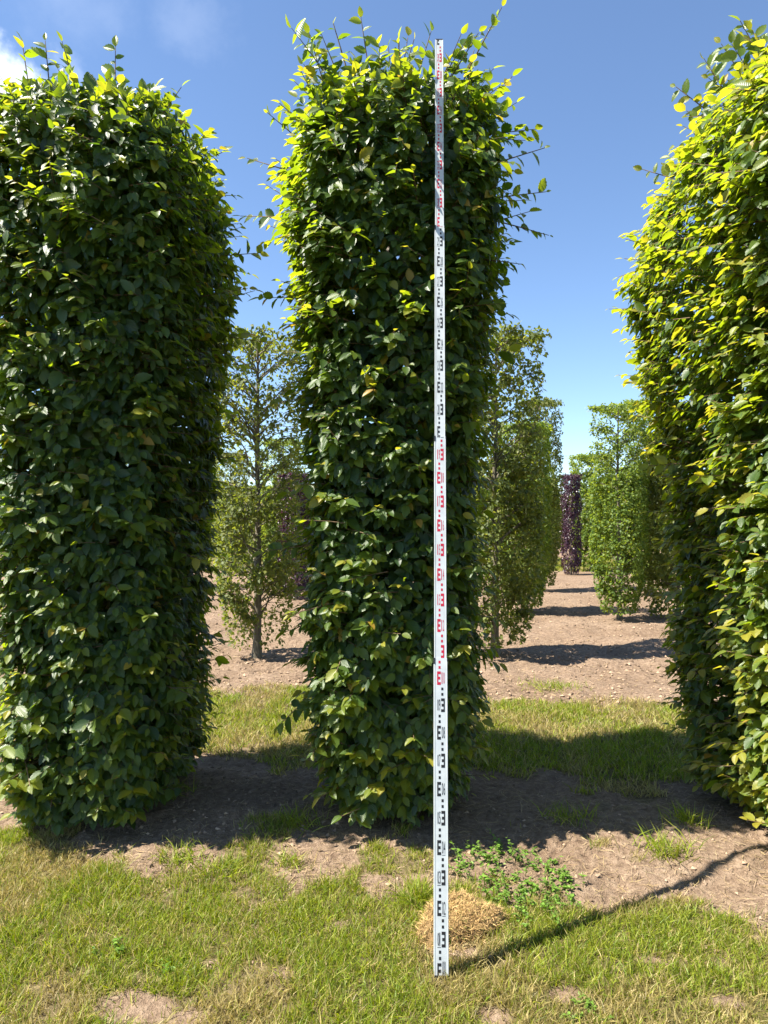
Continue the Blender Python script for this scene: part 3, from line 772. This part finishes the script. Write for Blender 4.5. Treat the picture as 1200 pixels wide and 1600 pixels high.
staff = empty('leveling_staff', (STAFF_B[0], STAFF_B[1], float(gheight(np.array([STAFF_B[0]]), np.array([STAFF_B[1]]))[0])), (-STAFF_RX, STAFF_RY, 0))
tag(staff, 'white telescopic measuring staff with red and black graduations leaning on a hornbeam column', 'measuring staff')
def prism(name, outline, z0, z1, mat, parent):
    n = len(outline)
    V = [(x, y, z0) for x, y in outline] + [(x, y, z1) for x, y in outline]
    Fc = [(i, (i + 1) % n, n + (i + 1) % n, n + i) for i in range(n)] + [tuple(range(n))[::-1], tuple(range(n, 2 * n))]
    me = bpy.data.meshes.new(name); me.from_pydata(V, [], Fc); me.update()
    return link(name, me, mat, parent)
def digit_mesh(txt):
    cu = bpy.data.curves.new('num', 'FONT'); cu.body = txt; cu.resolution_u = 3
    o = bpy.data.objects.new('num', cu); C.objects.link(o)
    dg = bpy.context.evaluated_depsgraph_get(); dg.update()
    me = bpy.data.meshes.new_from_object(o.evaluated_get(dg))
    V = np.array([v.co[:] for v in me.vertices]); Fc = [tuple(p.vertices) for p in me.polygons]
    bpy.data.objects.remove(o); bpy.data.curves.remove(cu); bpy.data.meshes.remove(me)
    V[:, :2] -= V[:, :2].min(0); V[:, :2] /= V[:, :2].max(0)
    return V[:, :2], Fc
DIG = {str(i): digit_mesh(str(i)) for i in range(10)}
SEC = [(0.0, 1.10, .0510, .030), (1.10, 2.005, .0465, .025), (2.005, 3.005, .0425, .020), (3.005, 4.03, .0385, .015)]
for si, (z0, z1, w, dp) in enumerate(SEC):
    hw = w / 2; fy = -dp / 2; rail = 0.0030; rc = 0.0012; bv = 0.0008
    out = [(-hw, dp / 2), (-hw, fy + bv), (-hw + bv, fy), (-hw + rail - .0004, fy), (-hw + rail, fy + rc), (hw - rail, fy + rc), (hw - rail + .0004, fy), (hw - bv, fy), (hw, fy + bv), (hw, dp / 2)][::-1]
    zb = z0 if si == 0 else z0 - 0.10
    # lower end of an upper section slides inside the one below
    sec = prism('section', out if si == 0 else out, z0 + (0.0 if si else 0.012), z1, M_white, staff)
    V = []; Fc = []; mi = []
    yf = fy + rc - 0.0005
    def rect(x0, x1, za, zb_, m_):
        k = len(V); V.extend([(x0, yf, za), (x1, yf, za), (x1, yf, zb_), (x0, yf, zb_)]); Fc.append((k, k + 1, k + 2, k + 3)); mi.append(m_)
    i0 = int(round(z0 * 10)); i1 = int(round(z1 * 10 + .4))
    for dm in range(0, 41):
        zb0 = dm * 0.1
        red = 1 if (dm // 10) % 2 else 0
        left = dm % 2 == 0
        X = lambda f: -hw + f * w
        def put(xa, xb, za, zb_):
            za, zb_ = max(za, z0 + .013 if si == 0 else z0 + .001), min(zb_, z1 - .001)
            if zb_ - za > 0.0015: rect(X(xa), X(xb), za, zb_, red)
        if left:
            put(.225, .315, zb0, zb0 + .05)
            put(.318, .50, zb0, zb0 + .010); put(.318, .46, zb0 + .020, zb0 + .030); put(.318, .50, zb0 + .040, zb0 + .05)
            put(.33, .485, zb0 + .060, zb0 + .070); put(.33, .485, zb0 + .080, zb0 + .090)
            put(.56, .80, zb0 - .001, zb0 + .0005)
            dx0 = .565
        else:
            put(.705, .795, zb0, zb0 + .05)
            put(.52, .702, zb0, zb0 + .010); put(.56, .702, zb0 + .020, zb0 + .030); put(.52, .702, zb0 + .040, zb0 + .05)
            put(.535, .69, zb0 + .060, zb0 + .070); put(.535, .69, zb0 + .080, zb0 + .090)
            put(.225, .48, zb0 - .001, zb0 + .0005)
            dx0 = .235
        if zb0 >= z0 + (.0 if si == 0 else .001) - 1e-6 and zb0 + .05 < z1:
            za = max(zb0 + .004, z0 + .014 if si == 0 else 0)
            for j, ch in enumerate('%02d' % dm):
                dv, df = DIG[ch]
                k = len(V); x0 = X(dx0 + j * .128); wd = w * (.055 if ch == '1' else .10)
                V.extend([(x0 + p[0] * wd, yf, za + p[1] * .043) for p in dv]); Fc.extend([tuple(q + k for q in f) for f in df]); mi.extend([red] * len(df))
    me = bpy.data.meshes.new('graduation_print'); me.from_pydata(V, [], Fc); me.update()
    me.materials.append(M_black); me.materials.append(M_red)
    me.polygons.foreach_set('material_index', mi)
    link('graduation_print', me, None, sec)
    if si < 3:
        # collar with its black push button at the joint
        w2 = w + .0016; cap = [(-w2 / 2, dp / 2 + .001), (-w2 / 2, fy - .0004), (-hw + rail + .001, fy - .0004), (-hw + rail + .001, dp / 2 + .001)]
        prism('joint_clip', cap[::-1], z1 - 0.022, z1 + 0.001, M_plast, staff)
        cap2 = [(hw - .002, dp / 2 + .001), (hw - .002, fy - .0002), (w2 / 2, fy - .0002), (w2 / 2, dp / 2 + .001)]
        prism('joint_clip', cap2, z1 - 0.012, z1 + 0.001, M_plast, staff)
w = SEC[0][2] / 2 - .001
prism('foot_cap', [(-w, .0145), (w, .0145), (w, -.0145), (w - .004, -.0155), (-w + .004, -.0155), (-w, -.0145)][::-1], -0.01, 0.0118, M_plast, staff)
w = SEC[3][2] / 2 - .001
prism('top_cap', [(-w, .007), (w, .007), (w, -.007), (-w, -.007)][::-1], 4.0302, 4.035, M_plast, staff)

# ------------------------------------------------------------------ grass
def blade_frames(rs, n, lean, hvar):
    az = rs.rand(n) * 2 * np.pi
    ln = np.abs(rs.normal(0, lean, n))
    d = np.stack([np.cos(az) * ln, np.sin(az) * ln, np.ones(n)], 1)
    return az, norm(d)
def blades(rs, pos, length, width, lean, col, curl=0.5, segs=2):
    n = len(pos)
    az, d = blade_frames(rs, n, lean, 0)
    fz = rs.rand(n) * 2 * np.pi
    a = np.stack([np.cos(fz), np.sin(fz), np.zeros(n)], 1)
    a = norm(a - d * (a * d).sum(1, keepdims=True))
    bend = np.stack([np.cos(az), np.sin(az), -0.35 * np.ones(n)], 1) * (curl * rs.rand(n) * length)[:, None]
    p0 = pos; p1 = pos + d * (length * .5)[:, None] + bend * .25; p2 = pos + d * length[:, None] + bend
    hw = width / 2
    V = np.stack([p0 - a * hw[:, None], p0 + a * hw[:, None], p1 + a * (hw * .85)[:, None], p1 - a * (hw * .85)[:, None], p2], 1)
    base = (np.arange(n) * 5)[:, None]
    idx = (np.array([0, 1, 2, 3, 3, 2, 4])[None] + base).ravel()
    tot = np.tile([4, 3], n)
    return V.reshape(-1, 3), idx, tot, np.repeat(col, 5, axis=0)

def grass_cols(rs, n, dry):
    g = np.array([0.13, 0.205, 0.018]); g2 = np.array([0.29, 0.31, 0.030]); s = np.array([0.40, 0.33, 0.13])
    t_ = rs.rand(n, 1)
    c = g * (1 - t_) + g2 * t_
    isdry = rs.rand(n) < dry
    c[isdry] = s * rs.uniform(.55, 1.1, (isdry.sum(), 1))
    return c * rs.uniform(.6, 1.3, (n, 1))

rs = np.random.RandomState(9)
def lawn(name, x0, x1, y0, y1, dens, hmin, hmax, wid, seed):
    rs = np.random.RandomState(seed)
    n = int((x1 - x0) * (y1 - y0) * dens)
    x = rs.uniform(x0, x1, n); y = rs.uniform(y0, y1, n)
    X, Y, Z = project(np.stack([x, y, np.zeros(n)], 1))
    c = lawn_cover(x, y)
    clump = fbm(x * 13 + 9, y * 13, 2)
    keep = (rs.rand(n) < c * (0.35 + 1.1 * smooth(.3, .6, clump))) & (np.abs(X - 600) < 760)
    x, y, c = x[keep], y[keep], c[keep]; n = len(x)
    dry = np.clip(0.18 + 0.60 * smooth(.42, .66, fbm(x * 2.6 + 3, y * 2.6 + 44, 3)) + (1 - c) * .35, 0, .92)
    L = rs.uniform(hmin, hmax, n) * (0.75 + .6 * fbm(x * 3.1, y * 3.1 + 7, 2))
    pos = np.stack([x, y, gheight(x, y) - .003], 1)
    V, i, t_, c_ = blades(rs, pos, L, rs.uniform(.6, 1.2, n) * wid, .45, grass_cols(rs, n, dry), .7)
    o = link(name, mesh_np(name, V, i, t_, True, {'col': c_}), M_grass)
    return o
tag(lawn('lawn_grass', -2.3, 2.3, 1.75, 3.75, 30000, .022, .055, .0034, 1), 'short yellowish green lawn grass around the foot of the staff', 'grass', kind='stuff')
tag(lawn('verge_grass', -4.2, 4.6, 4.1, 7.6, 7500, .03, .075, .0060, 2), 'strip of short green grass behind the front row', 'grass', kind='stuff')
tag(lawn('far_grass', 4, 12, 24, 35, 260, .06, .16, .03, 3), 'patch of bright grass at the far end of the soil lane', 'grass', kind='stuff')

# straw and twig litter on the bare soil, and crumbly clods
def litter(name, label, n, x0, x1, y0, y1, seed, lmin, lmax, wd):
    rs = np.random.RandomState(seed)
    x = rs.uniform(x0, x1, n); y = y0 + (y1 - y0) * rs.rand(n) ** 1.5
    c = lawn_cover(x, y); k = rs.rand(n) > c * 1.1; x, y = x[k], y[k]; n = len(x)
    L = rs.uniform(lmin, lmax, n); az = rs.rand(n) * 6.283
    d = np.stack([np.cos(az), np.sin(az), rs.normal(0.05, .16, n)], 1); d = norm(d)
    a = norm(np.cross(d, np.array([0, 0, 1.0]) + rs.normal(0, .3, (n, 3))))
    p = np.stack([x, y, gheight(x, y) + .006], 1); w = rs.uniform(.5, 1.2, n) * wd
    bend = a * (L * rs.normal(0, .18, n))[:, None]
    V = np.stack([p - a * w[:, None], p + a * w[:, None], p + d * (L * .5)[:, None] + bend + a * w[:, None], p + d * (L * .5)[:, None] + bend - a * w[:, None], p + d * L[:, None]], 1)
    col = np.array([.38, .29, .17])[None] * rs.uniform(.4, 1.25, (n, 1)) * np.stack([np.ones(n), rs.uniform(.9, 1.05, n), rs.uniform(.75, 1.1, n)], 1)
    idx = (np.array([0, 1, 2, 3, 3, 2, 4])[None] + (np.arange(n) * 5)[:, None]).ravel()
    o = link(name, mesh_np(name, V.reshape(-1, 3), idx, np.tile([4, 3], n), False, {'col': np.repeat(col, 5, axis=0)}), M_straw)
    return tag(o, label, 'straw', kind='stuff')
litter('straw_litter', 'dry straw and stalks scattered on the bare soil under the hornbeams', 13000, -2.6, 2.6, 2.7, 5.0, 21, .02, .10, .0011)
litter('field_litter', 'pale dry chips scattered over the tilled soil of the field', 26000, -7, 9, 6.4, 19, 22, .015, .07, .0026)
def clods(name, label, n, x0, x1, y0, y1, seed, smin, smax):
    rs = np.random.RandomState(seed)
    x = rs.uniform(x0, x1, n); y = y0 + (y1 - y0) * rs.rand(n) ** 1.6
    c = lawn_cover(x, y); k = rs.rand(n) > c * 1.3; x, y = x[k], y[k]; n = len(x)
    oc = np.array([(1, 0, 0), (-1, 0, 0), (0, 1, 0), (0, -1, 0), (0, 0, 1), (0, 0, -1)], float)
    fc = np.array([(0, 2, 4), (2, 1, 4), (1, 3, 4), (3, 0, 4), (2, 0, 5), (1, 2, 5), (3, 1, 5), (0, 3, 5)])
    s = smin + (smax - smin) * rs.rand(n) ** 3
    V = oc[None] * rs.uniform(.55, 1.2, (n, 6, 1)) * s[:, None, None] + rs.normal(0, .2, (n, 6, 3)) * s[:, None, None]
    V[..., 2] *= .7
    V = V + np.stack([x, y, gheight(x, y) + s * .25], 1)[:, None]
    idx = (fc.ravel()[None] + (np.arange(n) * 6)[:, None]).ravel()
    col = np.array([.27, .19, .13])[None] * rs.uniform(.45, 1.5, (n, 1))
    o = link(name, mesh_np(name, V.reshape(-1, 3), idx, np.full(n * 8, 3), False, {'col': np.repeat(col, 6, axis=0)}), M_clod)
    return tag(o, label, 'soil', kind='stuff')
clods('soil_crumbs', 'crumbly lumps of dry soil under the hornbeams', 6000, -2.6, 2.6, 2.6, 5.0, 31, .003, .016)
clods('field_clods', 'crumbly clods on the tilled soil of the field', 22000, -7, 9, 6.4, 20, 32, .005, .030)

# ------------------------------------------------------------------ dry sod beside the staff
def dry_sod(cx, cy, rx, ry, hgt, seed):
    rs = np.random.RandomState(seed)
    gz = float(gheight(np.array([cx]), np.array([cy]))[0])
    root = empty('dry_grass_sod', (cx, cy, gz)); tag(root, 'mound of dead straw coloured turf just behind the foot of the staff', 'turf clod')
    nu, nv = 56, 18
    th = np.linspace(0, 2 * np.pi, nu, endpoint=False); rr = np.linspace(0, 1, nv)
    TH, RR = np.meshgrid(th, rr)
    def wob(t_): return 1 + .15 * np.sin(t_ * 2 + .6) + .14 * np.sin(t_ * 3 + 2.4) + .08 * np.sin(t_ * 5 + 1) + .05 * np.sin(t_ * 11) + .04 * np.sin(t_ * 17)
    def top(x, y, R_): return hgt * (1 - R_ ** 7) * (0.50 + 0.55 * fbm(x * 9 + 3, y * 9 + 50, 3) + 0.5 * fbm(x * 26, y * 26, 2) + .9 * y + .25 * x) - .012
    x = np.cos(TH) * RR * rx * wob(TH); y = np.sin(TH) * RR * ry * wob(TH)
    z = top(x, y, RR)
    V = np.stack([x.ravel(), y.ravel(), z.ravel()], 1)
    q = []
    for i in range(nv - 1):
        for j in range(nu):
            q.append((i * nu + j, i * nu + (j + 1) % nu, (i + 1) * nu + (j + 1) % nu, (i + 1) * nu + j))
    col = np.array([.20, .13, .06])[None] * rs.uniform(.5, 1.2, (len(V), 1))
    link('turf', mesh_np('turf', V, np.array(q).ravel(), np.full(len(q), 4), True, {'col': col}), M_clod, root)
    n = 7000
    t_ = rs.rand(n) * 6.283; r = np.sqrt(rs.rand(n)) * 1.0
    px, py = np.cos(t_) * r * rx * wob(t_), np.sin(t_) * r * ry * wob(t_)
    p = np.stack([px, py, top(px, py, r) - .003], 1)
    c = np.array([.50, .34, .15])[None] * rs.uniform(.45, 1.25, (n, 1))
    c[rs.rand(n) < .12] = np.array([.20, .20, .05])
    no = 900                                            # loose straws round the sod
    t2 = rs.rand(no) * 6.283; r2 = 1 + np.abs(rs.normal(0, .22, no))
    ox, oy = np.cos(t2) * r2 * rx * wob(t2), np.sin(t2) * r2 * ry * wob(t2)
    oz = gheight(cx + ox, cy + oy) - gz + .004
    p = np.vstack([p, np.stack([ox, oy, oz], 1)]); c = np.vstack([c, np.array([.44, .32, .15])[None] * rs.uniform(.4, 1.2, (no, 1))]); n += no
    V, i, tt_, cc = blades(rs, p, rs.uniform(.010, .034, n), rs.uniform(.0016, .0034, n), 4.5, c, .6)
    tag(link('straw', mesh_np('straw', V, i, tt_, True, {'col': cc}), M_straw, root), kind='stuff')
    return root
dry_sod(0.295, 2.86, 0.16, 0.155, 0.07, 3)

# ------------------------------------------------------------------ tufts and weeds
def tuft(px, py, n, spread, L, seed, label, dry=0.1):
    rs = np.random.RandomState(seed)
    x, y = ground_at(px, py); z = float(gheight(np.array([x]), np.array([y]))[0])
    p = np.stack([rs.normal(0, spread, n), rs.normal(0, spread * .7, n), np.zeros(n)], 1)
    p[:, 2] = gheight(x + p[:, 0], y + p[:, 1]) - z - .004
    V, i, t_, c = blades(rs, p, rs.uniform(.5, 1.1, n) * L, rs.uniform(.003, .0055, n), .5, grass_cols(rs, n, np.full(n, dry)), 1.0)
    o = empty('grass_tuft', (x, y, z))
    tag(link('blades', mesh_np('blades', V, i, t_, True, {'col': c}), M_grass, o), kind='stuff')
    return tag(o, label, 'grass tuft', 'loose grass tufts on the bare soil')
tuft(652, 1408, 260, .045, .13, 1, 'lush green grass tuft beside the mound of dead turf')
tuft(355, 1365, 170, .05, .10, 2, 'light green grass tuft on the lawn edge in the gap between shaded hornbeam columns')
tuft(285, 1350, 150, .055, .09, 3, 'low grass tuft on the lawn edge below the dark hornbeam column')
tuft(262, 1262, 130, .07, .13, 4, 'sparse dark grass tuft in the shade between the two hornbeam columns')
tuft(465, 1300, 170, .06, .11, 5, 'shaded grass tuft close against the foot of the measured hornbeam')
tuft(1040, 1345, 150, .06, .14, 6, 'upright grass tuft at the shadow edge near the sunlit hornbeam')
tuft(885, 1295, 120, .07, .11, 7, 'small grass tuft alone in the shaded soil beside the measured hornbeam')
tuft(862, 1068, 300, .14, .12, 8, 'lone green grass clump in the sunlit tilled soil behind the verge')
tuft(1070, 1300, 120, .05, .12, 9, 'narrow grass tuft under the edge of the sunlit hornbeam')
tuft(450, 1352, 130, .05, .09, 10, 'pale grass tuft on sunlit soil in front of the measured hornbeam', .35)

def weed(px, py, n_st, h, spread, seed, label, group):
    rs = np.random.RandomState(seed)
    x, y = ground_at(px, py); z = float(gheight(np.array([x]), np.array([y]))[0])
    root = empty('weed_plant', (x, y, z)); tag(root, label, 'weed', group)
    az = rs.rand(n_st) * 6.283; ln = np.abs(rs.normal(0, .5, n_st)); H = h * rs.uniform(.5, 1.1, n_st)
    st = np.stack([rs.normal(0, spread * .35, n_st), rs.normal(0, spread * .35, n_st), np.full(n_st, -.005)], 1)
    dv = np.stack([np.cos(az) * ln, np.sin(az) * ln, np.ones(n_st)], 1)
    P = np.stack([st, st + dv * (H * .5)[:, None], st + dv * H[:, None] + np.stack([np.cos(az), np.sin(az), -.3 * np.ones(n_st)], 1) * .02], 1)
    V, i, t_ = tubes(P, np.array([.0018, .0014, .0008])[None] * np.ones((n_st, 1)), 4)
    tag(link('stems', mesh_np('stems', V, i, t_, True, {'col': np.tile(np.array([[.10, .15, .03]]), (len(V), 1))}), M_grass, root), kind='stuff')
    k = 11; nl = n_st * k
    s_ = np.repeat(np.arange(n_st), k); f = rs.uniform(.15, 1.0, nl)
    lp = P[s_, 0] * (1 - f)[:, None] + P[s_, 2] * f[:, None]
    la = rs.rand(nl) * 6.283
    d = norm(np.stack([np.cos(la), np.sin(la), rs.uniform(-.1, .6, nl)], 1)); nn = np.array([0, 0, 1.0]) + rs.normal(0, .3, (nl, 3)); nn = norm(nn - d * (nn * d).sum(1, keepdims=True))
    V, i, t_ = scatter(TA, FA, lp, np.cross(d, nn), d, nn, rs.uniform(.010, .024, nl))
    c = np.array([.12, .21, .03])[None] * rs.uniform(.7, 1.6, (nl, 1))
    tag(link('leaves', mesh_np('leaves', V, i, t_, True, {'col': np.repeat(c, len(TA), axis=0)}), M_grass, root), kind='stuff')
WG = 'leafy weeds beside the dead turf'; WL = 'small leafy green weed in the patch beyond the mound of dead turf'
for i, (a, b_) in enumerate([(765, 1375), (795, 1400), (825, 1385), (860, 1400), (800, 1355), (840, 1350), (878, 1410), (775, 1345), (740, 1372), (815, 1415), (850, 1428), (880, 1378)]):
    weed(a, b_, 12, .055 if i % 4 else .10, .17, 40 + i, WL, WG)
weed(905, 1580, 14, .035, .12, 60, 'flat leafy weed rosette spreading in the lawn past the foot of the staff', 'leafy weeds in the lawn')
weed(182, 1480, 8, .05, .05, 61, 'single leafy weed in the lawn below the dark hornbeam column', 'leafy weeds in the lawn')
weed(275, 1500, 10, .03, .08, 62, 'pale low weed patch in the lawn near a bare straw spot', 'leafy weeds in the lawn')
